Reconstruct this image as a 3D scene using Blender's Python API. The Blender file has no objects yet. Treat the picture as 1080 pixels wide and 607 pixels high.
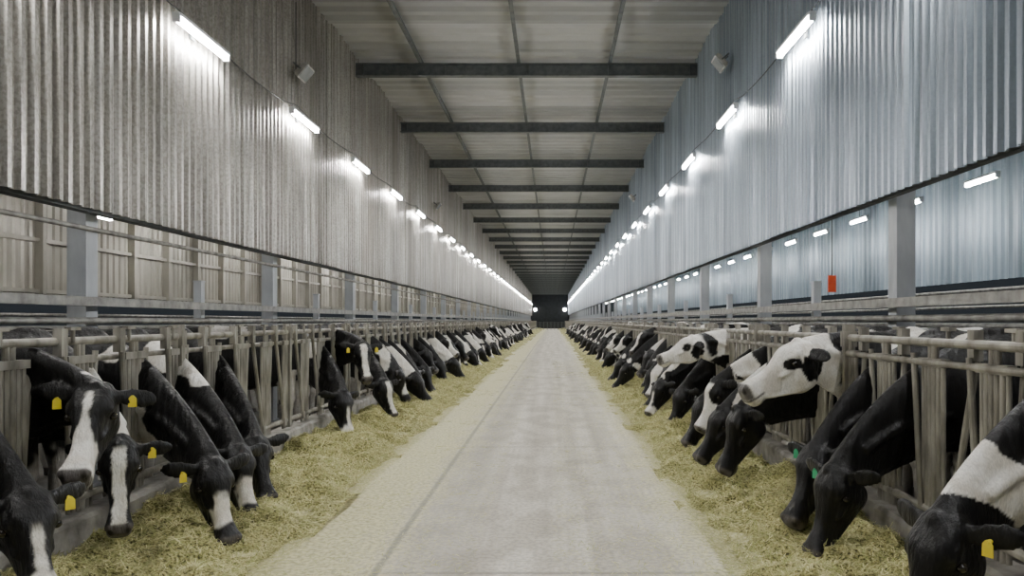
import bpy, math, random
import numpy as np
from mathutils import Vector, Matrix, noise
random.seed(7)
rng = np.random.default_rng(5)
H=1.5; F=780.0
XL=-3.06; XR=2.28; PITCH=0.62
YEND=140.0; YBACK=-4.0
col=bpy.context.scene.collection

# ---------------------------------------------------------------- helpers
class MB:
    def __init__(s): s.v=[]; s.f=[]; s.m=[]
    def add(s,vs,fs,mi=0):
        o=len(s.v); s.v+= [tuple(a) for a in vs]; s.f+=[tuple(i+o for i in f) for f in fs]; s.m+=[mi]*len(fs)
    def box(s,x0,x1,y0,y1,z0,z1,mi=0):
        s.add([(x0,y0,z0),(x1,y0,z0),(x1,y1,z0),(x0,y1,z0),(x0,y0,z1),(x1,y0,z1),(x1,y1,z1),(x0,y1,z1)],
              [(0,3,2,1),(4,5,6,7),(0,1,5,4),(1,2,6,5),(2,3,7,6),(3,0,4,7)],mi)
    def tube(s,p0,p1,r0,r1=None,n=10,mi=0):
        if r1 is None: r1=r0
        p0=Vector(p0);p1=Vector(p1); t=(p1-p0).normalized()
        a=t.orthogonal().normalized(); b=t.cross(a)
        vs=[]
        for p,r in((p0,r0),(p1,r1)):
            for i in range(n):
                an=2*math.pi*i/n; vs.append(p+a*math.cos(an)*r+b*math.sin(an)*r)
        fs=[(i,(i+1)%n,n+(i+1)%n,n+i) for i in range(n)]
        fs.append(tuple(reversed(range(n)))); fs.append(tuple(range(n,2*n)))
        s.add(vs,fs,mi)
    def path(s,pts,r,n=8,mi=0):
        for a,b in zip(pts[:-1],pts[1:]): s.tube(a,b,r,r,n,mi)
    def ell(s,c,ax,ay,az,nu=14,nv=10,mi=0):
        c=Vector(c);ax=Vector(ax);ay=Vector(ay);az=Vector(az)
        vs=[c+az]
        for j in range(1,nv):
            th=math.pi*j/nv
            for i in range(nu):
                ph=2*math.pi*i/nu
                vs.append(c+az*math.cos(th)+(ax*math.cos(ph)+ay*math.sin(ph))*math.sin(th))
        vs.append(c-az); L=len(vs)-1
        fs=[(0,1+i,1+(i+1)%nu) for i in range(nu)]
        for j in range(nv-2):
            for i in range(nu):
                a=1+j*nu+i;b=1+j*nu+(i+1)%nu
                fs.append((a,a+nu,b+nu,b))
        o=1+(nv-2)*nu
        fs+=[(L,o+(i+1)%nu,o+i) for i in range(nu)]
        s.add(vs,fs,mi)
    def loft(s,st,n=22,e=2.3):
        vs=[];fs=[]
        for c,sd,up,hw,hh in st:
            for i in range(n):
                a=2*math.pi*i/n; ca=math.cos(a);sa=math.sin(a)
                x=math.copysign(abs(ca)**(2/e),ca)*hw; y=math.copysign(abs(sa)**(2/e),sa)*hh
                vs.append(Vector(c)+Vector(sd)*x+Vector(up)*y)
        for j in range(len(st)-1):
            for i in range(n):
                fs.append((j*n+i,j*n+(i+1)%n,(j+1)*n+(i+1)%n,(j+1)*n+i))
        fs.append(tuple(reversed(range(n)))); fs.append(tuple(range((len(st)-1)*n,len(st)*n)))
        s.add(vs,fs)
    def mesh(s,name,mats=(),smooth=False):
        me=bpy.data.meshes.new(name); me.from_pydata(s.v,[],s.f)
        for m in mats: me.materials.append(m)
        if len(mats)>1:
            me.polygons.foreach_set('material_index',s.m)
        if smooth: me.polygons.foreach_set('use_smooth',[True]*len(me.polygons))
        me.update(); return me

def obj(name,me,loc=(0,0,0),rot=0,parent=None,label=None,cat=None,group=None,kind=None):
    o=bpy.data.objects.new(name,me); col.objects.link(o)
    o.location=loc; o.rotation_euler=(0,0,rot)
    if parent: o.parent=parent
    if label: o["label"]=label
    if cat: o["category"]=cat
    if group: o["group"]=group
    if kind: o["kind"]=kind
    return o

# ---------------------------------------------------------------- materials
def newmat(name):
    m=bpy.data.materials.new(name); m.use_nodes=True; nt=m.node_tree
    b=nt.nodes['Principled BSDF']; return m,nt,b
def N(nt,t,**kw):
    n=nt.nodes.new(t)
    for k,v in kw.items(): setattr(n,k,v)
    return n
def ramp(nt,fac,stops):
    r=N(nt,'ShaderNodeValToRGB'); e=r.color_ramp.elements
    e[0].position=stops[0][0]; e[0].color=(*stops[0][1],1)
    e[1].position=stops[-1][0]; e[1].color=(*stops[-1][1],1)
    for p,c in stops[1:-1]:
        x=e.new(p); x.color=(*c,1)
    nt.links.new(fac,r.inputs[0]); return r.outputs[0]
def noise_tex(nt,scale,mapscale=(1,1,1),detail=5,coord='Object'):
    tc=N(nt,'ShaderNodeTexCoord'); mp=N(nt,'ShaderNodeMapping'); mp.inputs['Scale'].default_value=mapscale
    nt.links.new(tc.outputs[coord],mp.inputs[0])
    n=N(nt,'ShaderNodeTexNoise'); n.inputs['Scale'].default_value=scale; n.inputs['Detail'].default_value=detail
    nt.links.new(mp.outputs[0],n.inputs['Vector']); return n.outputs['Fac']
def mixc(nt,fac,a,b,mode='MIX'):
    m=N(nt,'ShaderNodeMix',data_type='RGBA',blend_type=mode)
    if isinstance(fac,(int,float)): m.inputs[0].default_value=fac
    else: nt.links.new(fac,m.inputs[0])
    for i,x in((6,a),(7,b)):
        if isinstance(x,tuple): m.inputs[i].default_value=(*x,1)
        else: nt.links.new(x,m.inputs[i])
    return m.outputs[2]
def bump(nt,b,h,strength=.3,dist=.01):
    bp=N(nt,'ShaderNodeBump'); bp.inputs['Strength'].default_value=strength; bp.inputs['Distance'].default_value=dist
    nt.links.new(h,bp.inputs['Height']); nt.links.new(bp.outputs[0],b.inputs['Normal'])
def simple(name,c1,c2,scale=6,rough=.6,metal=0,ms=(1,1,1),bs=.2,bd=.005):
    m,nt,b=newmat(name)
    f=noise_tex(nt,scale,ms)
    c=ramp(nt,f,[(.3,c1),(.7,c2)])
    nt.links.new(c,b.inputs['Base Color']); b.inputs['Roughness'].default_value=rough; b.inputs['Metallic'].default_value=metal
    if bs: bump(nt,b,f,bs,bd)
    return m

def sheetmat(name,dark,mid,light,metal=.8,rough=.33,stain=(.2,.17,.13),stainamt=.5,fleckamt=.3,ms=(1,6,.12),tmin=.68,fms=(1,1,.14),fs=22,speck=0,bs=.12):
    m,nt,b=newmat(name)
    streak=noise_tex(nt,2.2,ms,6)
    fleck=noise_tex(nt,fs,fms,4)
    c=ramp(nt,streak,[(.36,dark),(.5,mid),(.64,light)])
    if fleckamt:
        fl=ramp(nt,fleck,[(.40,(.5,.5,.5)),(.60,(1,1,1))])
        c=mixc(nt,fleckamt,c,fl,'MULTIPLY')
    if speck:
        sk=noise_tex(nt,38,(1,1,.8),2)
        c=mixc(nt,speck,c,ramp(nt,sk,[(.42,(.5,.48,.45)),(.55,(1,1,1))]),'MULTIPLY')
    if stainamt:
        big=noise_tex(nt,.6,(1,1.5,.5),5)
        sf=ramp(nt,big,[(.48,(0,0,0)),(.68,(stainamt,)*3)])
        c=mixc(nt,sf,c,stain)
    tc=N(nt,'ShaderNodeTexCoord'); sp=N(nt,'ShaderNodeSeparateXYZ'); nt.links.new(tc.outputs['Object'],sp.inputs[0])
    fm=N(nt,'ShaderNodeMath',operation='FLOOR'); nt.links.new(sp.outputs['Y'],fm.inputs[0])
    wn=N(nt,'ShaderNodeTexWhiteNoise',noise_dimensions='1D'); nt.links.new(fm.outputs[0],wn.inputs['W'])
    tint=ramp(nt,wn.outputs['Value'],[(0,(tmin,)*3),(1,(1.0,1.0,1.0))])
    c=mixc(nt,.9,c,tint,'MULTIPLY')
    nt.links.new(c,b.inputs['Base Color']); b.inputs['Metallic'].default_value=metal
    rr=ramp(nt,streak,[(.35,(rough+.12,)*3),(.65,(rough-.05,)*3)])
    nt.links.new(rr,b.inputs['Roughness'])
    if bs: bump(nt,b,fleck,bs,.006)
    return m
M_left=sheetmat('galvanised_sheet_warm',(.30,.285,.26),(.40,.38,.345),(.55,.53,.49),stain=(.24,.21,.175),stainamt=.6,fleckamt=.35,speck=.45)
M_right=sheetmat('galvanised_sheet_cool',(.30,.355,.405),(.40,.465,.53),(.52,.59,.67),stain=(.26,.31,.355),stainamt=.4,fleckamt=.2,speck=.12)
M_outl=sheetmat('outer_sheet_beige',(.44,.42,.36),(.50,.48,.415),(.56,.54,.47),metal=.2,rough=.45,stain=(.34,.31,.25),stainamt=.35,fleckamt=.0,ms=(1,1,.5),tmin=.85,bs=0)
M_outr=sheetmat('outer_sheet_blue_grey',(.24,.31,.36),(.32,.40,.46),(.41,.49,.55),metal=.3,rough=.42,stain=(.22,.27,.3),fleckamt=.1)
M_ceil=sheetmat('roof_sheet',(.47,.475,.47),(.50,.505,.50),(.53,.535,.53),metal=.35,rough=.42,stainamt=0,fleckamt=.0,ms=(.3,.3,1),tmin=.62,bs=0)
M_beam=simple('dark_painted_steel',(.06,.068,.068),(.115,.125,.125),8,.55,.2)
M_post=simple('pale_painted_steel',(.42,.45,.49),(.62,.65,.68),7,.5,.1,(1,1,.3))
M_pipe=simple('dirty_galvanised_pipe',(.22,.215,.20),(.48,.47,.44),9,.5,.3)
M_lock=simple('worn_galvanised_bar',(.13,.12,.10),(.44,.42,.37),9,.55,.35,(1,1,.35),.3)
M_kerb=simple('stained_concrete',(.16,.15,.135),(.44,.42,.38),6,.9,0,(1,1,1),.8,.03)
M_white=simple('white_housing',(.6,.62,.64),(.72,.74,.76),5,.5,0,bs=0)
M_black=simple('black_rubber',(.02,.02,.02),(.04,.04,.04),5,.5,0,bs=0)
M_glass=simple('smoked_glass',(.25,.27,.28),(.35,.37,.38),5,.15,.3,bs=0)
M_red=simple('orange_red_enamel',(.85,.10,.03),(.95,.15,.05),12,.4,0,bs=0)
M_yel=simple('yellow_tag',(.75,.6,.03),(.85,.7,.06),12,.4,0,bs=0)
M_grn=simple('green_tag',(.03,.35,.16),(.05,.45,.22),12,.4,0,bs=0)
M_org=simple('orange_tag',(.7,.2,.03),(.8,.28,.05),12,.4,0,bs=0)
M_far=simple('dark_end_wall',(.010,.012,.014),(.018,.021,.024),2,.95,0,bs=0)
M_eye,nt,b=newmat('eye_black'); 
f=noise_tex(nt,20); nt.links.new(ramp(nt,f,[(.3,(.006,.005,.004)),(.7,(.015,.01,.008))]),b.inputs['Base Color']); b.inputs['Roughness'].default_value=.05

M_emit=bpy.data.materials.new('lamp_tube'); M_emit.use_nodes=True
nt=M_emit.node_tree; nt.nodes.clear()
o_=N(nt,'ShaderNodeOutputMaterial'); e_=N(nt,'ShaderNodeEmission'); e_.inputs[0].default_value=(1,.985,.96,1); e_.inputs[1].default_value=310
nt.links.new(e_.outputs[0],o_.inputs[0])
M_emit2=M_emit.copy(); M_emit2.name='lamp_tube_cool'
M_emit2.node_tree.nodes['Emission'].inputs[1].default_value=210

# floor material
M_floor,nt,b=newmat('alley_concrete')
tc=N(nt,'ShaderNodeTexCoord'); sp=N(nt,'ShaderNodeSeparateXYZ'); nt.links.new(tc.outputs['Object'],sp.inputs[0])
def absx(cx):
    a=N(nt,'ShaderNodeMath',operation='SUBTRACT'); nt.links.new(sp.outputs['X'],a.inputs[0]); a.inputs[1].default_value=cx
    c=N(nt,'ShaderNodeMath',operation='ABSOLUTE'); nt.links.new(a.outputs[0],c.inputs[0]); return c.outputs[0]
def mrange(v,a,b_,c_,d_):
    m=N(nt,'ShaderNodeMapRange'); nt.links.new(v,m.inputs[0])
    for i,x in enumerate((a,b_,c_,d_)): m.inputs[i+1].default_value=x
    return m.outputs[0]
n1=noise_tex(nt,1.6,(3.2,.10,1),8); n2=noise_tex(nt,30,(1,1,1),6); n3=noise_tex(nt,3.2,(2.5,.5,1),6); n6=noise_tex(nt,2.6,(1,.6,1),9)
conc=ramp(nt,n1,[(.34,(.52,.48,.41)),(.5,(.645,.605,.53)),(.64,(.76,.72,.64))])
conc=mixc(nt,.6,conc,ramp(nt,n6,[(.41,(.62,.60,.55)),(.54,(1,1,1))]),'MULTIPLY')
conc=mixc(nt,.5,conc,ramp(nt,n2,[(.40,(.5,.49,.46)),(.56,(1,1,1))]),'MULTIPLY')
conc=mixc(nt,mrange(absx(-.80),.14,.30,.48,0),conc,(.32,.30,.255))
conc=mixc(nt,mrange(absx(.62),.10,.28,.28,0),conc,(.36,.335,.28))
n5=noise_tex(nt,45,(1,1,1),3)
conc=mixc(nt,ramp(nt,n5,[(.58,(0,0,0)),(.65,(.65,.65,.65))]),conc,(.46,.40,.22))
fr=N(nt,'ShaderNodeMath',operation='PINGPONG'); nt.links.new(sp.outputs['Y'],fr.inputs[0]); fr.inputs[1].default_value=2.2
conc=mixc(nt,mrange(fr.outputs[0],.01,.03,.6,0),conc,(.22,.20,.16))
ax=absx(-.07)
w=N(nt,'ShaderNodeMath',operation='MULTIPLY_ADD'); nt.links.new(n3,w.inputs[0]); w.inputs[1].default_value=.7; nt.links.new(ax,w.inputs[2])
w2=N(nt,'ShaderNodeMath',operation='MULTIPLY_ADD'); nt.links.new(n2,w2.inputs[0]); w2.inputs[1].default_value=.45; nt.links.new(w.outputs[0],w2.inputs[2])
dust=ramp(nt,n2,[(.38,(.40,.37,.19)),(.58,(.66,.62,.37))])
c=mixc(nt,mrange(w2.outputs[0],1.34,1.78,0,1),conc,dust)
c=mixc(nt,mrange(absx(-1.06),.012,.035,.65,0),c,(.16,.15,.12))
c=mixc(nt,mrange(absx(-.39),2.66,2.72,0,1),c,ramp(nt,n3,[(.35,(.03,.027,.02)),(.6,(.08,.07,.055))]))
nt.links.new(c,b.inputs['Base Color']); b.inputs['Roughness'].default_value=.52
bump(nt,b,n2,.3,.01)

# hay
def attrmat(name,attr,rough,bscale=None):
    m,nt,b=newmat(name)
    a=N(nt,'ShaderNodeAttribute'); a.attribute_name=attr
    f=noise_tex(nt,bscale or 30,(1,1,1),6)
    k=ramp(nt,f,[(.3,(.75,.75,.75)),(.65,(1,1,1))])
    c=mixc(nt,.7,a.outputs['Color'],k,'MULTIPLY')
    nt.links.new(c,b.inputs['Base Color']); b.inputs['Roughness'].default_value=rough
    return m
M_straw=attrmat('straw_strands','tint',.8)
M_hay,nt,b=newmat('chopped_hay')
f1=noise_tex(nt,60,(1,1,1),8); f2=noise_tex(nt,3.5,(1,1,1),5)
c=ramp(nt,f1,[(.36,(.10,.092,.035)),(.48,(.40,.375,.155)),(.64,(.71,.67,.36))])
c=mixc(nt,.7,c,ramp(nt,f2,[(.38,(.55,.57,.40)),(.62,(1,.98,.9))]),'MULTIPLY')
nt.links.new(c,b.inputs['Base Color']); b.inputs['Roughness'].default_value=.9; bump(nt,b,f1,.9,.03)

# coat
M_coat,nt,b=newmat('holstein_coat')
a=N(nt,'ShaderNodeAttribute'); a.attribute_name='coat'
f=noise_tex(nt,140,(1,1,.35),3); f2=noise_tex(nt,9,(1,1,1),5); f3=noise_tex(nt,7,(3,3,.8),4)
c=mixc(nt,.4,a.outputs['Color'],ramp(nt,f,[(.35,(.5,.5,.5)),(.6,(1,1,1))]),'MULTIPLY')
c=mixc(nt,.5,c,ramp(nt,f2,[(.38,(.64,.58,.50)),(.58,(1,1,1))]),'MULTIPLY')
nt.links.new(c,b.inputs['Base Color']); b.inputs['Specular IOR Level'].default_value=.28
nt.links.new(ramp(nt,f2,[(.35,(.58,.58,.58)),(.65,(.34,.34,.34))]),b.inputs['Roughness'])
bp1=N(nt,'ShaderNodeBump'); bp1.inputs['Strength'].default_value=.6; bp1.inputs['Distance'].default_value=.035; nt.links.new(f3,bp1.inputs['Height'])
bp2=N(nt,'ShaderNodeBump'); bp2.inputs['Strength'].default_value=.35; bp2.inputs['Distance'].default_value=.006; nt.links.new(f,bp2.inputs['Height']); nt.links.new(bp1.outputs[0],bp2.inputs['Normal'])
nt.links.new(bp2.outputs[0],b.inputs['Normal'])

# ---------------------------------------------------------------- structure
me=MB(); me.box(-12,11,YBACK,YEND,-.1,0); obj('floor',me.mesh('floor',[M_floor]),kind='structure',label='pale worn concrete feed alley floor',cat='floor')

def corrugated(name,mat,x,y0,y1,z0,z1,pitch,depth,dirx,sheet=1.0,jit=.02,mull=0):
    mb=MB()
    y=y0;r=random.Random(len(name)*7)
    xo=0;zj=0;cur=None
    cols=[]
    while y<y1:
        k=int(y//sheet)
        if k!=cur:
            cur=k; xo=r.uniform(0,.028); zj=r.uniform(-jit,jit)
        for a,d in((0,0),(.36,0),(.52,1),(.84,1)):
            cols.append((x+dirx*(xo+d*depth),y+a*pitch,z0+zj))
        y+=pitch
    vs=[]
    for cx,cy,cz in cols:
        vs.append((cx,cy,cz)); vs.append((cx,cy,z1))
    fs=[(2*i,2*i+2,2*i+3,2*i+1) for i in range(len(cols)-1)]
    mb.add(vs,fs)
    if mull:
        yy=y0
        while yy<y1:
            mb.box(x+dirx*.04-.03,x+dirx*.18,yy,yy+.09,z0,z1); yy+=mull
        for zz in(z0+.02,z0+.9,z0+1.8): mb.box(x+dirx*.06-.03,x+dirx*.12,y0,y1,zz,zz+.07)
    return obj(name,mb.mesh(name,[mat]),kind='structure',cat='wall')
WL=-3.98; WR=2.94; ZLB=2.46; ZRB=2.60; ZC=6.72
corrugated('wall_left',M_left,WL,YBACK,YEND,ZLB,ZC+.1,.14,.038,1,.98,.006)["label"]='stained galvanised corrugated upper wall'
corrugated('wall_right',M_right,WR,YBACK,YEND,ZRB,ZC+.1,.125,.034,-1,1.0,.006)["label"]='bluish galvanised corrugated upper wall'
corrugated('wall_outer_left',M_outl,-9,YBACK,YEND,1.96,5.0,.20,.03,1,1.4,.0,1.4)["label"]='beige ribbed outer sheet wall'
corrugated('wall_outer_right',M_outr,8,YBACK,YEND,2.24,5.2,.25,.04,-1,1.0,.0)["label"]='blue-grey corrugated outer sheet wall'
mb=MB(); mb.box(-9.1,-9,YBACK,YEND,0,.9); obj('wall_plinth_left',mb.mesh('p',[M_kerb]),kind='structure',cat='wall',label='low concrete plinth of outer wall')
mb=MB(); mb.box(8,8.1,YBACK,YEND,0,.9); obj('wall_plinth_right',mb.mesh('p',[M_kerb]),kind='structure',cat='wall',label='low concrete plinth of outer wall')
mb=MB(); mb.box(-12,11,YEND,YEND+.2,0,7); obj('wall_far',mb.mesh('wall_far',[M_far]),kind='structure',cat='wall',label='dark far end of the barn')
# ceiling : ribs run across
mb=MB(); y=YBACK; vs=[]; k=0
while y<YEND:
    dz=.035*((int(y//1.0)*7919)%3)
    for a,d in((0,0),(.40,0),(.60,1),(.80,1)):
        vs.append((WL-.1,y+a*.3667,ZC+.06*d+dz)); vs.append((WR+.1,y+a*.3667,ZC+.06*d+dz))
    y+=.3667
mb.add(vs,[(2*i,2*i+1,2*i+3,2*i+2) for i in range(len(vs)//2-1)])
obj('ceiling',mb.mesh('ceiling',[M_ceil]),kind='structure',cat='ceiling',label='corrugated metal roof sheeting')
for nm,x0,x1 in(('ceiling_side_left',-9.1,WL),('ceiling_side_right',WR,8.1)):
    mb=MB(); mb.box(x0,x1,YBACK,YEND,5.0,5.05); obj(nm,mb.mesh(nm,[M_ceil]),kind='structure',cat='ceiling',label='metal roof over the cow standing area')

# roof beams (I section)
mb=MB(); w=.07; mb.box(WL,WR,-w,w,-.02,0); mb.box(WL,WR,-w,w,-.25,-.23); mb.box(WL,WR,-.012,.012,-.23,-.02)
for xx in np.linspace(WL+.2,WR-.2,5): mb.box(xx-.008,xx+.008,-w*.9,w*.9,-.23,-.02)
bme=mb.mesh('roof_beam',[M_beam])
Y0b=14.8-4.4*4
for i in range(40):
    yy=Y0b+4.4*i
    if yy<YEND: obj('roof_beam',bme,(0,yy,ZC-.09),label='dark steel roof beam spanning the alley',cat='beam',group='roof beams')
mb=MB(); mb.box(-.022,.022,YBACK,YEND,0,.08); mb.box(-.035,.035,YBACK,YEND,-.01,.0)
pm=mb.mesh('roof_purlin',[M_beam])
for x in(-2.63,-.68,1.14): obj('roof_purlin',pm,(x,0,ZC-.085),label='long dark roof purlin under the sheeting',cat='purlin',group='roof purlins')

# headers / long rails
def longpiece(name,x0,x1,z0,z1,mat,label,cat='rail'):
    mb=MB(); mb.box(x0,x1,YBACK,YEND,z0,z1); return obj(name,mb.mesh(name,[mat]),label=label,cat=cat)
longpiece('wall_header_beam',WL-.12,WL-.01,ZLB-.02,ZLB+.08,M_beam,'dark steel header under corrugated sheeting','beam')
longpiece('wall_header_beam',WR+.02,WR+.09,ZRB-.01,ZRB+.07,M_beam,'dark steel header under corrugated sheeting','beam')
def longpipe(name,x,z,r,mat,label):
    mb=MB(); mb.tube((x,YBACK,z),(x,YEND,z),r,n=10); me=mb.mesh(name,[mat],True); return obj(name,me,label=label,cat='pipe')
longpipe('water_pipe',-4.14,2.32,.022,M_pipe,'thin steel pipe running under the wall sheeting')
longpiece('neck_beam',-4.15,-4.05,1.63,1.71,M_pipe,'grey horizontal steel rail fixed to the columns')
longpiece('neck_beam',3.0,3.1,1.62,1.70,M_pipe,'grey horizontal steel rail fixed to the columns')
longpipe('stall_rail',-4.11,1.50,.03,M_pipe,'grey pipe rail on the columns')
longpipe('stall_rail',3.05,1.52,.03,M_pipe,'grey pipe rail on the columns')
for x,z in((-6.2,1.25),(-6.2,.85),(-7.6,1.3),(-8.7,1.6),(-5.2,1.42),(-8.8,1.8),(5.2,1.3),(5.2,.9),(6.8,1.35),(7.7,1.75),(7.7,2.05),(4.4,1.45)):
    longpipe('stall_rail',x,z,.028,M_pipe,'grey pipe rail of the resting stalls')

# columns
def column(h0,h1,w):
    mb=MB(); mb.box(-w,w,-w,-w+.015,h0,h1); mb.box(-w,w,w-.015,w,h0,h1); mb.box(-.012,.012,-w+.015,w-.015,h0,h1)
    mb.box(-w*1.25,w*1.25,-w*1.25,w*1.25,h0,h0+.03); mb.box(-w*1.15,w*1.15,-w*1.15,w*1.15,h1-.02,h1)
    mb.box(-w,-w+.01,-w,w,h0,h1); mb.box(w-.01,w,-w,w,h0,h1)
    return mb.mesh('column',[M_post])
cl=column(0,ZLB+.3,.085); cs=column(1.48,1.98,.045)
COLY={-1:[],1:[]}
for side,x in((-1,-4.24),(1,3.2)):
    y0=780*4.24/496 if side<0 else 780*3.2/368
    for i in range(-1,34):
        yy=y0+4.4*i
        if 2<yy<YEND: 
            obj('column',cl,(x,yy,0),label='pale painted steel barn column',cat='column',group='barn columns'); COLY[side].append(yy)
        yy+=2.2
        if 2<yy<YEND-2: obj('stall_post',cs,(x,yy,0),label='short pale steel post between the columns',cat='post',group='short posts')

# stall dividers
mb=MB()
mb.path([(0,0,0),(0,0,1.2),(.9,0,1.15),(1.15,0,.95),(1.2,0,.7),(1.05,0,.5),(.2,0,.42),(0,0,.42)],.025)
sd=mb.mesh('stall_divider',[M_pipe],True)
for i in range(22):
    obj('stall_divider',sd,(-7.6,7+1.24*i,0),label='bent pipe cow stall divider loop',cat='stall divider',group='stall dividers')
    obj('stall_divider',sd,(6.8,7+1.24*i,0),rot=math.pi,label='bent pipe cow stall divider loop',cat='stall divider',group='stall dividers')

# kerbs
for nm,x0,x1 in(('feed_kerb',XL-.10,XL+.13),('feed_kerb',XR-.13,XR+.10)):
    mb=MB(); n=900
    ys=np.concatenate([np.linspace(YBACK,30,700),np.linspace(30.3,YEND,200)]); vs=[]
    for yv in ys:
        j=.018*noise.noise((yv*3,x0,0))+.01*noise.noise((yv*14,x0,3)); jx=.012*noise.noise((yv*9,x0,7))
        vs+= [(x0,yv,0),(x0,yv,.25+j),(x0+.02,yv,.275+j),(x1-.02+jx,yv,.275+j),(x1+jx,yv,.25+j),(x1,yv,0)]
    fs=[]
    for i in range(n-1):
        for k in range(5): fs.append((i*6+k,i*6+k+1,i*6+k+7,i*6+k+6))
    mb.add(vs,fs); obj(nm,mb.mesh(nm,[M_kerb]),label='stained low concrete feed kerb under headlocks',cat='kerb')

# ---------------------------------------------------------------- headlocks
def lockbars(yc,open_):
    out=[]
    for o_,r_,zt in((-.288,.020,1.36),(.288,.020,1.36),(.240,.017,1.25),(-.240,.017,1.25),(.195,.014,1.25),(-.195,.013,1.25)):
        a=MB(); a.tube((0,yc+o_,.27),(0,yc+o_,zt),r_); a.box(-.026,.026,yc+o_-.024,yc+o_+.024,1.225,1.275); out.append(('upright_bar',a))
    a=MB()
    if open_: pts=[(.028,yc+.16,.35),(.028,yc-.10,1.30)]
    else: pts=[(.028,yc+.20,.35),(.028,yc+.10,1.40)]
    a.path(pts,.020); a.box(-.01,.045,pts[-1][1]-.03,pts[-1][1]+.03,1.28,1.45); a.box(0,.05,pts[0][1]-.03,pts[0][1]+.03,.32,.40); out.append(('lock_bar',a))
    a=MB(); a.path([(-.02,yc-.20,.35),(-.02,yc-.11,1.30)],.019); out.append(('brace_bar',a))
    return out
def panel(x,y0,n,opens,side,parts=True):
    L=n*PITCH
    comps=[]
    a=MB(); a.tube((0,0,1.37),(0,L-.01,1.37),.027,n=12); comps.append(('top_rail',a))
    a=MB(); a.tube((-.02,0,1.25),(-.02,L-.01,1.25),.021,n=12); comps.append(('lower_top_rail',a))
    a=MB(); a.tube((0,0,.36),(0,L-.01,.36),.026,n=12); comps.append(('bottom_rail',a))
    a=MB(); a.box(-.04,.04,.0,.055,.25,1.47); a.box(-.05,.05,-.01,.065,1.3,1.42); comps.append(('support_post',a))
    for i in range(n):
        comps+=lockbars((i+.5)*PITCH,opens[i])
        a=MB(); a.tube((0.03,(i+.5)*PITCH+.2,1.36),(0.03,(i+.5)*PITCH+.2,1.46),.013,n=8); a.box(.01,.05,(i+.5)*PITCH+.15,(i+.5)*PITCH+.25,1.44,1.46); comps.append(('release_latch',a))
    lab='worn steel cow headlock panel with slanted locking bars'
    if parts:
        e=obj('headlock_panel',None,(x,y0,0),label=lab,cat='headlock',group='feed line headlocks')
        for nm,a in comps: obj(nm,a.mesh(nm,[M_lock],False),parent=e)
    return comps
FM=MB()
for nm,a in panel(0,0,4,[0,0,1,0],1,False): FM.add(a.v,a.f)
farpanel=FM.mesh('headlock_panel',[M_lock])
for side,X,c0 in((-1,XL,3.85),(1,XR,3.50)):
    ystart=c0-PITCH*.5-PITCH*4
    for k in range(0,60):
        y0=ystart+k*PITCH*4
        if y0>YEND-3: break
        if k<7:
            ops=[]
            for i in range(4):
                yc=y0+(i+.5)*PITCH
                ops.append((side<0 and 7.3<yc<9.6) or (side>0 and 3.8<yc<4.4))
            panel(X,y0,4,ops,side)
        else:
            obj('headlock_panel',farpanel,(X,y0,0),label='worn steel cow headlock panel with slanted locking bars',cat='headlock',group='feed line headlocks')

# ---------------------------------------------------------------- lamps
def lampmeshes():
    mb=MB(); mb.box(-.045,.045,-.62,.62,0,.035); mb.box(-.035,.035,-.64,-.60,-.06,.035); mb.box(-.035,.035,.60,.64,-.06,.035)
    h=mb.mesh('tube_lamp',[M_white])
    mb=MB(); mb.tube((0,-.59,-.03),(0,.59,-.03),.03,n=12); t=mb.mesh('tube',[M_emit],True)
    mb=MB(); mb.tube((0,-.59,-.03),(0,.59,-.03),.03,n=12); t2=mb.mesh('tube',[M_emit2],True)
    mb=MB(); mb.box(-.02,.13,-.015,.015,.03,.05); mb.box(.11,.13,-.04,.04,-.03,.12); br=mb.mesh('bracket',[M_beam])
    mb=MB(); mb.tube((0,0,.03),(0,0,1.42),.006,n=6); hg=mb.mesh('hanging_rod',[M_beam])
    return h,t,t2,br,hg
Lh,Lt,Lt2,Lb,Lg=lampmeshes()
def lamp(x,y,z,wallside,cool=False,sy=1):
    o=obj('tube_lamp',Lh,(x,y,z),label='white linear tube lamp glowing on the corrugated wall' if wallside else 'white linear tube lamp hanging over the cows',cat='lamp',group='wall tube lamps' if wallside else 'hanging tube lamps')
    obj('tube',Lt2 if cool else Lt,parent=o,label='glowing white tube')
    if wallside: obj('bracket',Lb,rot=0 if wallside>0 else math.pi,parent=o)
    else: obj('hanging_rod',Lg,parent=o)
    o.scale=(1,sy,1)
for i in range(-3,41):
    y=8.0+3.28*i
    if y<YEND-1: lamp(-3.78,y,1.5+.81*3.78,-1,sy=.92)
    y=8.4+3.28*i
    if y<YEND-1: lamp(2.75,y,1.5+1.19*2.72,1,sy=.92)
for i in range(-3,38):
    lamp(6.4,11.04+2.2*i,3.62,0,True,.65)
for i in range(-2,24):
    y=11.4+4.4*i
    lamp(-7,y,3.14 if i in(0,) else 3.6,0,True,.5 if i==0 else .9)
# added glowing discs on the end wall, standing in for the far-end glow
for x,z in((-3.3,3.6),(2.25,3.6)):
    mb=MB(); mb.tube((0,0,0),(0,-.12,0),.30,n=24); o=obj('end_glow_disc',mb.mesh('end_glow_disc',[M_white]),(x,YEND-.01,z),label='round white disc added to imitate the far-end glow',cat='lamp',group='end wall glow discs')
    mb=MB(); mb.tube((0,-.12,0),(0,-.2,0),.27,.2,n=24); obj('glow_face',mb.mesh('glow_face',[M_emit2]),parent=o)

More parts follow.
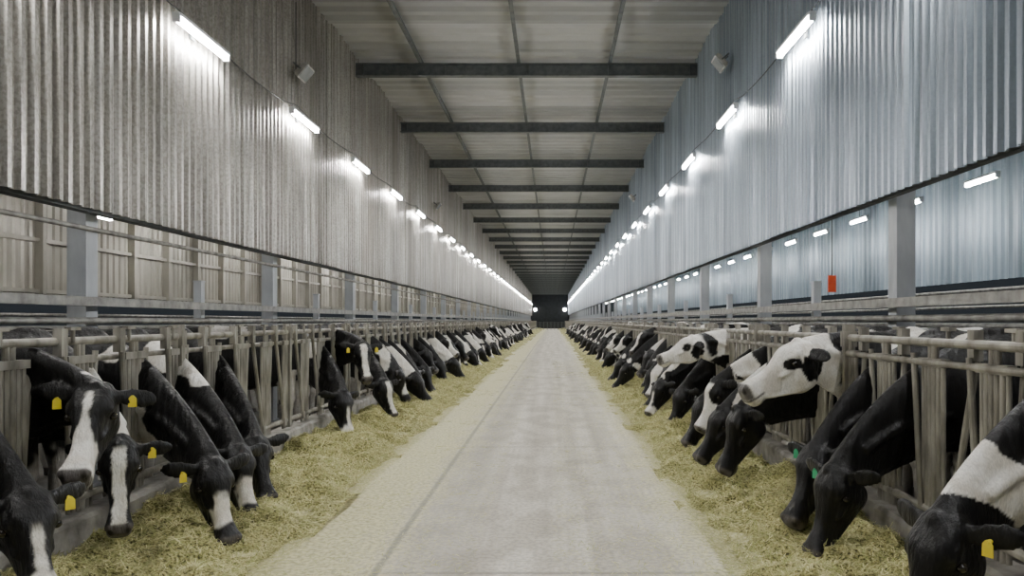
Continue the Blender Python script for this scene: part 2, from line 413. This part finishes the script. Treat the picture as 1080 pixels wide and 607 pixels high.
# cables
def cable(x,z,ystart,n,step,name='power_cable'):
    pts=[]
    for i in range(n):
        for k in range(6):
            t=k/6; yy=ystart+(i+t)*step
            pts.append((x,yy,z-.09*math.sin(math.pi*t)+.03*math.sin(i*2.3)))
    mb=MB(); mb.path(pts,.008,6); obj(name,mb.mesh(name,[M_black]),label='black power cable sagging between wall lamps',cat='cable')
cable(WL+.09,4.75,1.4,24,3.28); cable(WR-.085,4.95,1.8,24,3.28)
mb=MB(); mb.path([(WL+.09,11.2,ZC-.4),(WL+.09,11.2,5.3)],.010,6); obj('power_cable',mb.mesh('c',[M_black]),label='black cable dropping to a floodlight',cat='cable')

# flood lights
def flood(x,y,z,s):
    mb=MB(); mb.box(-.03,.03,-.17,.17,-.12,.12); 
    for k in range(7): mb.box(-.06,-.03,-.15+k*.046,-.14+k*.046,-.1,.1)
    o=obj('floodlight',mb.mesh('floodlight',[M_pipe]),(x,y,z),label='unlit grey floodlight bracketed to corrugated wall',cat='floodlight',group='unlit floodlights')
    mb=MB(); mb.box(.03,.036,-.15,.15,-.1,.1); obj('glass_pane',mb.mesh('glass_pane',[M_glass]),parent=o)
    mb=MB(); mb.path([(0,-.19,0),(-.14,-.19,0),(-.14,.19,0),(0,.19,0)],.012,6); mb.tube((-.14,0,0),(-.18,0,.0),.015); obj('bracket',mb.mesh('bracket',[M_beam]),parent=o)
    o.rotation_euler=(0,.7,0 if s<0 else math.pi)
flood(-3.72,11.1,5.22,-1); flood(2.68,11.9,5.64,1); flood(-3.72,24,5.22,-1); flood(2.68,25,5.64,1)

# red plaque
mb=MB(); mb.box(-.042,.042,-.006,.006,-.09,.09); mb.box(-.03,.03,-.012,-.006,-.075,-.01); mb.box(-.03,.03,-.012,-.006,.01,.075)
o=obj('warning_plaque',mb.mesh('warning_plaque',[M_red]),(3.02,8.0,1.9),label='small flat orange-red plaque hanging by the column line',cat='plaque')
mb=MB(); mb.tube((0,0,.09),(0,0,.70),.005,n=6); obj('hanging_wire',mb.mesh('hanging_wire',[M_black]),parent=o)

# far gate
mb=MB()
for z in(.3,.6,.9,1.2): mb.tube((-2.6,0,z),(2.0,0,z),.03)
for x in np.linspace(-2.6,2.0,9): mb.tube((x,0,0),(x,0,1.3),.03)
obj('barrier_gate',mb.mesh('barrier_gate',[M_beam]),(0,118,0),label='dark pipe gate closing the alley end',cat='gate')

# ---------------------------------------------------------------- feed
def hayh(x,y,side):
    if side<0: t=(x-(XL+.08))/1.25
    else: t=((XR-.08)-x)/1.10
    t=max(0,min(1,t))
    e=.36*noise.noise((x*.9,y*.9,side*9.1))+.12*noise.noise((x*3,y*3,side*4.1))
    t2=min(1,max(0,t+e*.8*(t>.2)))
    base=.19*(1-t2)**.9*(.62+.38*math.sin(min(1,t2*2.6)*math.pi/2))
    n=.14*noise.noise((x*2.6,y*2.0,3))+.07*noise.noise((x*8,y*7,5))+.03*noise.noise((x*22,y*22,1))
    k=min(1,(1-t2)*4)
    return max(-.004,(base+n*k)*min(1,(1-t2)*10))-.003
ylist=list(np.arange(1.5,14,.03))+list(np.arange(14,30,.09))+list(np.arange(30,YEND-1,.4))
for side in(-1,1):
    x0,x1=(XL+.13,XL+1.4) if side<0 else (XR-.13,XR-1.28)
    xs=np.linspace(x0,x1,44); mb=MB(); vs=[]
    for yv in ylist:
        for xv in xs: vs.append((xv,yv,hayh(xv,yv,side)))
    nx=len(xs); fs=[]
    for j in range(len(ylist)-1):
        for i in range(nx-1):
            a=j*nx+i
            fs.append((a,a+nx,a+nx+1,a+1) if side<0 else (a,a+1,a+nx+1,a+nx))
    mb.add(vs,fs)
    obj('feed_pile',mb.mesh('feed_pile',[M_hay],True),label='long heap of chopped hay feed along kerb',cat='hay feed',kind='stuff')
    # strands
    n=120000
    yy=1.8+(rng.random(n)**1.7)*26
    u=rng.random(n)
    width=1.25 if side<0 else 1.1
    spread=np.where(rng.random(n)<.82,u**1.1*width,width*(.85+1.1*rng.random(n)**1.9))
    xx=(XL+.13+spread) if side<0 else (XR-.13-spread)
    L=rng.uniform(.015,.08,n); W=rng.uniform(.0008,.0018,n)*(1+yy/14); an=rng.uniform(0,2*math.pi,n); tl=rng.normal(0,.38,n)
    zz=np.array([max(0,hayh(a,b_,side)) for a,b_ in zip(xx,yy)])+rng.uniform(.001,.020,n)*(spread<width*.9)+.002
    d=np.stack([np.cos(an)*np.cos(tl),np.sin(an)*np.cos(tl),np.abs(np.sin(tl))],1)
    flat=spread>width*.9
    d[flat,2]=0.02
    pz=np.stack([-np.sin(an),np.cos(an),rng.normal(0,.3,n)],1)
    c=np.stack([xx,yy,zz],1)
    P=np.empty((n,4,3)); a=d*(L[:,None]/2); bb=pz*(W[:,None])
    P[:,0]=c-a-bb;P[:,1]=c+a-bb;P[:,2]=c+a+bb;P[:,3]=c-a+bb
    P[:,:,2]=np.maximum(P[:,:,2],.003)
    me=bpy.data.meshes.new('straw'); me.vertices.add(4*n); me.vertices.foreach_set('co',P.reshape(-1))
    me.loops.add(4*n); me.loops.foreach_set('vertex_index',np.arange(4*n,dtype=np.int32))
    me.polygons.add(n); me.polygons.foreach_set('loop_start',np.arange(0,4*n,4,dtype=np.int32))
    me.update(calc_edges=True)
    at=me.color_attributes.new('tint','FLOAT_COLOR','POINT')
    k=rng.random(n)[:,None]; cc=(1-k)*np.array([.46,.43,.18])+k*np.array([.88,.83,.48]); g=(rng.random(n)<.28)[:,None]; cc=np.where(g,np.array([.41,.44,.16]),cc)
    C=np.ones((n,4,4)); C[:,:,:3]=cc[:,None,:]; at.data.foreach_set('color',C.reshape(-1).astype(np.float32))
    me.materials.append(M_straw)
    obj('loose_straw',me,label='loose straw strands scattered over the feed',cat='straw',kind='stuff')

# ---------------------------------------------------------------- cows
WHITE=np.array([.84,.82,.77]); BLACK=np.array([.0050,.0048,.0050])
def smooth(e0,e1,x):
    t=np.clip((x-e0)/(e1-e0),0,1); return t*t*(3-2*t)
def build_cow(muz,pitch,yaw,style,seed,white=.0,vox=.016,hs=1.0,back=0.0,jaw=1.0):
    """muz: local muzzle position; pitch down deg; yaw deg of head direction (local)"""
    rr=random.Random(seed*13+1)
    p=math.radians(pitch); y=math.radians(yaw)
    u=Vector((math.cos(p)*math.cos(y),math.cos(p)*math.sin(y),-math.sin(p)))
    w=Vector((math.sin(p)*math.cos(y),math.sin(p)*math.sin(y),math.cos(p)))
    v=w.cross(u)
    muz=Vector(muz)
    O=muz-u*.54*hs+w*.11*hs
    def h(a,b,c): return O+(u*a+v*b+w*c)*hs
    mb=MB()
    # trunk
    Yv=Vector((0,1,0));Z=Vector((0,0,1))
    st=[(-2.16,1.16,.09,.12),(-2.08,1.14,.17,.24),(-1.9,1.11,.24,.33),(-1.6,1.05,.27,.37),(-1.25,.99,.295,.43),(-.95,.99,.295,.43),(-.7,1.02,.26,.41),(-.5,1.03,.24,.38),(-.34,1.03,.19,.29),(-.24,1.02,.13,.18)]
    mb.loft([((x+.02-back,0,zc),Yv,Z,hw,hh) for x,zc,hw,hh in st])
    mb.ell((-1.95-back,.18,1.33),(.12,0,0),(0,.07,0),(0,0,.08)); mb.ell((-1.95-back,-.18,1.33),(.12,0,0),(0,.07,0),(0,0,.08))
    mb.ell((-.55-back,0,1.30),(.22,0,0),(0,.07,0),(0,0,.16))
    mb.ell((-1.62-back,0,.60),(.22,0,0),(0,.15,0),(0,0,.17))
    for s in(-1,1):
        def chain(pts):
            for (a,ra),(b_,rb) in zip(pts[:-1],pts[1:]):
                mb.tube(a,b_,ra,rb,14); mb.ell(b_,(rb,0,0),(0,rb,0),(0,0,rb),12,8)
            mb.ell(pts[0][0],(pts[0][1],0,0),(0,pts[0][1],0),(0,0,pts[0][1]),12,8)
        B=-back
        mb.ell((-.50+B,s*.17,.98),(.17,0,.02),(0,.09,0),(-.04,0,.26))
        chain([((-.5+B,s*.16,.90),.13),((-.48+B,s*.17,.72),.10),((-.44+B,s*.16,.46),.062),((-.46+B,s*.16,.42),.056),((-.47+B,s*.16,.14),.042),((-.43+B,s*.16,.06),.05)])
        mb.tube((-.43+B,s*.16,.08),(-.42+B,s*.16,.0),.05,.065,14)
        chain([((-1.85+B,s*.14,1.0),.17),((-1.68+B,s*.18,.74),.12),((-1.93+B,s*.18,.50),.065),((-1.95+B,s*.18,.46),.055),((-1.9+B,s*.18,.14),.044),((-1.86+B,s*.18,.06),.05)])
        mb.tube((-1.86+B,s*.18,.08),(-1.84+B,s*.18,.0),.05,.065,14)
    mb.path([(-2.14-back,0,1.38),(-2.22-back,0,1.2),(-2.23-back,.02,.75)],.026,10); mb.ell((-2.23-back,.02,.6),(.045,0,0),(0,.045,0),(0,0,.17))
    # neck
    P0=Vector((-.52-back,0,1.05)); P3=h(.0,0,-.12)
    P1=Vector((-.16-back,0,1.03 if P3.z<.9 else 1.12)); bd=(P3-P1); P2=P3-(u*.3+bd.normalized()*.7)*min(.32,bd.length*.45)
    ns=[];ns2=[]
    K=16
    for i in range(K+1):
        t=i/K; q=(1-t)
        c=P0*q**3+P1*3*q*q*t+P2*3*q*t*t+P3*t**3
        T=(P1-P0)*3*q*q+(P2-P1)*6*q*t+(P3-P2)*3*t*t; T.normalize()
        up=(Z*(1-t)+ (w)*t + Vector((1,0,0))*.2); sd=up.cross(T).normalized()
        up2=T.cross(sd).normalized()
        hh=.37*(1-t)**1.15+.145*hs*t+.02*math.sin(t*math.pi); hw=.19*(1-t)+.085*hs*t -.055*math.sin(t*math.pi)
        ns.append((c,sd,up2,hw,hh))
        ns2.append((c-up2*(hh*.35),sd,up2,.035+.01*math.sin(t*9),hh*.78))   # throat / dewlap
    mb.loft(ns,20,2.0); mb.loft(ns2[2:-2],12,2.0)
    for s in(-1,1):   # neck muscle bands
        pts=[(c+sd*(s*hw*.72)+up*hh*k) for (c,sd,up,hw,hh),k in zip(ns[3:14:2],(-.35,-.2,-.05,.1,.2,.3))]
        for a_,b_ in zip(pts[:-1],pts[1:]): mb.tube(a_,b_,.045,.04,12)
    # head : flat forehead, dished face, deep jaw, square muzzle
    fw=rr.uniform(.94,1.06)
    hd=[(-.07,-.10,.078,.080),(-.03,-.10,.100,.102),(.03,-.115,.110,.138),(.08,-.128,.118,.156),(.12,-.134,.115,.162),(.16,-.138,.097,.156),(.21,-.140,.078,.136),(.27,-.137,.062,.108),(.33,-.131,.054,.089),(.39,-.125,.055,.079),(.43,-.121,.063,.078),(.47,-.120,.071,.081),(.50,-.121,.074,.078),(.535,-.123,.069,.067),(.558,-.124,.050,.048)]
    mb.loft([(h(a,0,b_-(jaw-1)*hh),v,w,hw*hs*fw,hh*hs*jaw) for a,b_,hw,hh in hd],32,3.3)
    for s in(-1,1):
        mb.ell(h(.100,s*.098*fw,-.042),u*.060*hs,v*.026*hs,w*.028*hs)         # brow
        mb.ell(h(.19,s*.080*fw,-.125),u*.085*hs,v*.016*hs,w*.016*hs)         # cheek bone
        mb.ell(h(.09,s*.066*fw,-.22*jaw),u*.09*hs,v*.044*hs,w*.078*hs)      # jaw muscle
        mb.tube(h(.12,s*.052*fw,-.275*jaw),h(.42,s*.034,-.185*jaw),.026*hs,.016*hs) # jaw bone
        mb.ell(h(.508,s*.050*fw,-.076),u*.036*hs,v*.032*hs,w*.036*hs)  # nostril wing
        dr=rr.uniform(-.35,-.05); bk_=rr.uniform(-.4,-.05)
        e=(v*s*.93+u*bk_+w*dr).normalized(); g=(u*.75-w*.45).normalized(); g=(g-e*g.dot(e)).normalized(); k=e.cross(g)
        mb.tube(h(.0,s*.06,-.055),h(.0,s*.06,-.055)+e*.09*hs,.026*hs,.026*hs)
        mb.ell(h(.005,s*.085,-.055)+e*.125*hs+g*.010,g*.058*hs,k*.016*hs,e*.115*hs,14,12)
    mb.ell(h(-.005,0,-.000),u*.045*hs,v*.045*hs,w*.040*hs)
    mb.ell(h(.48,0,-.190*jaw),u*.06*hs,v*.050*hs,w*.026*hs)  # chin
    me0=mb.mesh('tmp'); ob=bpy.data.objects.new('tmp',me0); col.objects.link(ob)
    m=ob.modifiers.new('r','REMESH'); m.mode='VOXEL'; m.voxel_size=vox; m.use_smooth_shade=True
    m=ob.modifiers.new('s','SMOOTH'); m.factor=.5; m.iterations=2 if vox<.014 else 1
    dg=bpy.context.evaluated_depsgraph_get(); dg.update()
    me=bpy.data.meshes.new_from_object(ob.evaluated_get(dg)); me.name='cow'
    bpy.data.objects.remove(ob); bpy.data.meshes.remove(me0)
    n=len(me.vertices); co=np.empty(n*3,dtype=np.float32); me.vertices.foreach_get('co',co); co=co.reshape(-1,3).astype(float)
    rel=(co-np.array(O))/hs; U=rel@np.array(u); V=rel@np.array(v); Wd=rel@np.array(w)
    sv=Vector((seed*3.7,seed*1.3,seed*.77))
    nz=np.array([noise.noise(Vector(c_)*1.5+sv)+.35*noise.noise(Vector(c_)*4+sv) for c_ in co])
    nf=np.array([noise.noise(Vector(c_)*16+sv) for c_ in co])
    wt=smooth(-.01,.01,nz-(.26-white)+nf*.04)
    if style=='white':
        nk=(co[:,0]>-.30-back); wt=np.where(nk,1-smooth(-.02,.0,nz+.04*nf)*smooth(-.10,-.16,U+.04*nf),wt)
    legs=smooth(.62,.5,co[:,2]+nf*.1)*(co[:,0]<-.3-back); wt=np.maximum(wt,legs*.95)
    inh=(U>-.09)&(U<.72)&(np.abs(V)<.19)&(Wd>-.36)&(Wd<.08)
    top=smooth(-.17,-.10,Wd)
    if style=='black': hwt=np.zeros(n)
    elif style=='blaze': hwt=smooth(.045,.035,np.abs(V)+nf*.015)*top*smooth(.0,.04,U)
    elif style=='widen': hwt=smooth(.0,.012,.022+.07*smooth(.18,.42,U)-np.abs(V)-nf*.012)*smooth(-.20,-.15,Wd)*smooth(.03,.06,U)
    elif style=='wide': 
        hwt=smooth(.07,.06,np.abs(V)+nf*.02-.05*smooth(.15,.4,U))*smooth(-.24,-.18,Wd)*smooth(.02,.05,U)
    elif style=='muzzle': hwt=np.maximum(smooth(.37,.41,U+nf*.04), smooth(.03,.015,np.abs(V)+nf*.01)*top*smooth(.15,.22,U))
    elif style=='patch': hwt=smooth(.20,.25,U+nf*.04)*smooth(.43,.39,U+nf*.03)*smooth(.055,.045,np.abs(V+.01)+nf*.02)*smooth(-.16,-.12,Wd)
    else:
        d1=np.sqrt(((U-.02)/.10)**2+((Wd+.19)/.10)**2)+nf*.35          # cheek patch
        d2=np.sqrt(((U-.14)/.06)**2+((Wd+.085)/.05)**2)+nf*.4          # round the eye
        hwt=1-np.maximum(smooth(1.05,.95,d1)*(np.abs(V)>.05),smooth(1.05,.95,d2)*(np.abs(V)>.07)*(V*(1 if seed%2 else -1)>-1))
    wt=np.where(inh,hwt,wt)
    ear=(np.abs(V)>.14)&(np.abs(U)<.16)&(Wd>-.24)&(Wd<.1)
    wt=np.where(ear,0.0,wt)
    C=np.ones((n,4)); C[:,:3]=BLACK+(WHITE-BLACK)*wt[:,None]
    pad=smooth(.495,.515,U)*smooth(-.17,-.145,Wd)*inh
    padc=np.array([.12,.115,.11]) if style=='white' else np.array([.10,.09,.085])
    C[:,:3]=C[:,:3]*(1-pad[:,None])+padc*pad[:,None]
    mouth=smooth(.012,.004,np.abs(Wd+.165))*smooth(.40,.43,U)*inh
    nos=np.zeros(n)
    for s in(-1,1):
        d=np.sqrt(((U-.535)/.025)**2+((V-s*.049)/.018)**2+((Wd+.083)/.03)**2); nos=np.maximum(nos,smooth(1.2,.7,d))
    for msk in(mouth,nos): C[:,:3]*=(1-.85*msk[:,None])
    # dirt on the lower body
    dirt=smooth(.7,.1,co[:,2])*(co[:,0]<-.25-back)*.6
    C[:,:3]=C[:,:3]*(1-dirt[:,None])+np.array([.10,.08,.05])*dirt[:,None]
    hoof=(co[:,2]<.075)&(co[:,0]<-.3-back); C[hoof,:3]=[.05,.045,.04]
    at=me.color_attributes.new('coat','FLOAT_COLOR','POINT'); at.data.foreach_set('color',C.reshape(-1).astype(np.float32))
    me.materials.clear(); me.materials.append(M_coat)
    me.polygons.foreach_set('use_smooth',[True]*len(me.polygons))
    info=dict(eyes=[h(.135,s*.109*fw,-.088) for s in(-1,1)],ears=[h(-.01,s*.19,-.09) for s in(-1,1)],v=v,hs=hs)
    return me,info
mb=MB(); mb.ell((0,0,0),(.024,0,0),(0,.024,0),(0,0,.022),14,10); EYE=mb.mesh('eye',[M_eye],True)
def tagmesh(mat):
    mb=MB(); pts=[(-.010,0),(.010,0),(.021,-.014),(.023,-.064),(-.023,-.064),(-.021,-.014)]
    vs=[(x,-.034,z) for x,z in pts]+[(x,-.028,z) for x,z in pts]
    mb.add(vs,[(0,1,2,3,4,5),(11,10,9,8,7,6)]+[(i,i+6,(i+1)%6+6,(i+1)%6) for i in range(6)])
    mb.tube((0,-.04,-.004),(0,.03,-.004),.009,n=10)
    return mb.mesh('ear_tag',[mat])
TAGS={'y':tagmesh(M_yel),'g':tagmesh(M_grn),'o':tagmesh(M_org)}
LAB={'black':'black dairy cow','blaze':'black dairy cow with white blaze','widen':'black dairy cow with widening white blaze','muzzle':'black dairy cow with white muzzle','wide':'black cow with white face','white':'white-headed dairy cow','patch':'black cow with white nose patch'}
def place(me,info,side,yc,style,pose,tags='',detail=True,jx=0,jr=0,sc=1):
    X=(XL if side<0 else XR)
    lab=LAB[style]+{'g':' eating hay with lowered head','u':' holding head up','b':' standing behind the headlocks'}[pose]
    ro=(0 if side<0 else math.pi)+jr
    o=obj('cow',me,(X+jx*side,yc,0),ro,label=lab,cat='cow',group='cows at the feed line'); o.scale=(sc,sc,sc)
    if detail:
        for e in info['eyes']:
            k=obj('eye',EYE,e,parent=o); k.scale=[info['hs']]*3
        for i,t in enumerate(tags):
            if t=='-': continue
            vv=info['v']; a=math.atan2(vv.y,vv.x)
            if math.cos(a+ro)<0: a+=math.pi
            obj('ear_tag',TAGS[t],info['ears'][i],rot=a,parent=o,label={'y':'yellow','g':'green','o':'orange'}[t]+' plastic ear tag')
    return o
def near(side,k,muzw,pitch,yaw,style,pose='g',seed=1,white=0,tags='yy',hs=1.0,dy=0,jaw=1.0):
    c0=3.85 if side<0 else 3.50; yc=c0+PITCH*k+dy
    if side<0: loc=(muzw[0]-XL,muzw[1]-yc,muzw[2]); yw=-yaw
    else: loc=(XR-muzw[0],-(muzw[1]-yc),muzw[2]); yw=yaw
    me,info=build_cow(loc,pitch,yw,style,seed,white,.0125 if k<7 else .018,hs,jaw=jaw)
    place(me,info,side,yc,style,pose,tags)
# left
near(-1,0,(-2.34,3.42,.18),50,40,'muzzle',seed=2,tags='yy',hs=.98)
near(-1,1,(-2.56,3.96,.64),46,74,'widen','u',seed=3,white=-.1,tags='yy',hs=1.02)
near(-1,2,(-2.58,4.40,.24),60,60,'blaze',seed=4,tags='-y',hs=.94)
near(-1,3,(-2.12,4.85,.03),56,42,'patch',seed=5,white=-.2,tags='y-',hs=1.0)
near(-1,4,(-2.20,5.42,.03),60,38,'patch',seed=6,white=-.05,tags='--',hs=.98,dy=-.05)
near(-1,5,(-2.28,5.92,.05),50,50,'black',seed=8,white=-.2,tags='y-',hs=.96,dy=.1)
near(-1,10,(-2.54,9.25,.04),68,40,'muzzle',seed=9,tags='--',dy=.0)
near(-1,11,(-2.45,9.75,.70),50,65,'blaze','u',seed=10,tags='yy',dy=-.04)
near(-1,13,(-2.35,10.9,.08),60,40,'blaze',seed=11,tags='--')
# right
near(1,0,(1.44,3.02,.14),58,28,'black',seed=12,white=-.17,tags='-y',hs=1.0)
near(1,2,(1.60,4.52,.06),66,22,'black',seed=13,white=-.2,tags='g-',hs=.96)
near(1,3,(1.62,5.02,.12),56,30,'black',seed=15,white=-.1,tags='go',hs=.98)
near(1,4,(1.46,5.66,.94),30,10,'white','u',seed=22,white=.1,tags='--',hs=1.06,dy=-.08,jaw=1.12)
near(1,5,(1.46,6.35,.20),66,8,'black',seed=16,white=-.1,tags='--',dy=-.21)
near(1,6,(1.42,7.2,.14),54,16,'black',seed=17,tags='--',hs=.97,dy=.02)
near(1,7,(1.58,7.95,.32),62,10,'wide',seed=18,white=0,tags='--')
near(1,8,(1.50,8.3,.1),58,20,'black',seed=19,tags='--')
near(1,10,(1.34,9.35,1.0),22,12,'white','u',seed=20,white=.2,tags='--',hs=.95,jaw=1.08)
# cow standing back behind the headlocks
bk,inf=build_cow((-.35,.1,1.0),35,15,'wide',31,.35,.02,back=1.25)
place(bk,inf,1,3.50+PITCH*1,'wide','b','--')
# shared variants
def variants(side):
    s=-1 if side<0 else 1
    out=[]
    for (m,pt,yw,stl,pose,seed,wh) in [((.72,.35,.07),58,38,'black','g',40,-.1),((.80,.30,.06),56,30,'muzzle','g',41,-.05),((.62,.35,.12),62,42,'blaze','g',42,0),
        ((.60,.25,.40),52,30,'black','g',43,-.05),((.55,.2,.75),45,28,'blaze','u',44,0),((.66,.30,.15),60,30,'white','g',45,.1),((.90,.15,.05),52,12,'black','g',46,-.05),((.50,-.15,.12),66,-20,'patch','g',47,-.1),((.62,.10,.62),40,15,'wide','u',48,0)]:
        me,info=build_cow((m[0],s*m[1],m[2]),pt,s*yw,stl,seed+(.5 if s>0 else 0),wh,.025)
        out.append((me,info,stl,pose))
    return out
for side in(-1,1):
    V=variants(side); r=random.Random(3+side); c0=3.85 if side<0 else 3.50
    last=-1
    for k in range(14 if side<0 else 11,140):
        yc=c0+PITCH*k
        if yc>84: break
        dc=min(COLY[side],key=lambda q:abs(q-yc))
        if abs(dc-yc)<.2: continue
        if abs(dc-yc)<.41: yc=dc+math.copysign(.41,yc-dc)
        if r.random()<.03: continue
        i=r.choices(range(9),weights=[5,2.2,1.8,3,.8,1,5,3,.8])[0]
        if i==last: i=(i+1)%9
        last=i
        me,info,stl,pose=V[i]
        place(me,info,side,yc,stl,pose,detail=yc<16,jx=r.uniform(-.08,.12),jr=r.uniform(-.02,.02),sc=r.uniform(.95,1.02))

# ---------------------------------------------------------------- world + camera
w=bpy.data.worlds.new('World'); bpy.context.scene.world=w; w.use_nodes=True
w.node_tree.nodes['Background'].inputs[0].default_value=(.5,.58,.68,1); w.node_tree.nodes['Background'].inputs[1].default_value=.05
cam=bpy.data.cameras.new('Camera'); co_=bpy.data.objects.new('Camera',cam); col.objects.link(co_)
co_.location=(0,0,H); co_.rotation_euler=(math.radians(90),0,0)
cam.sensor_width=36; cam.lens=F/1080*36; cam.shift_x=-43/1080; cam.shift_y=34.5/1080; cam.clip_end=300
bpy.context.scene.camera=co_
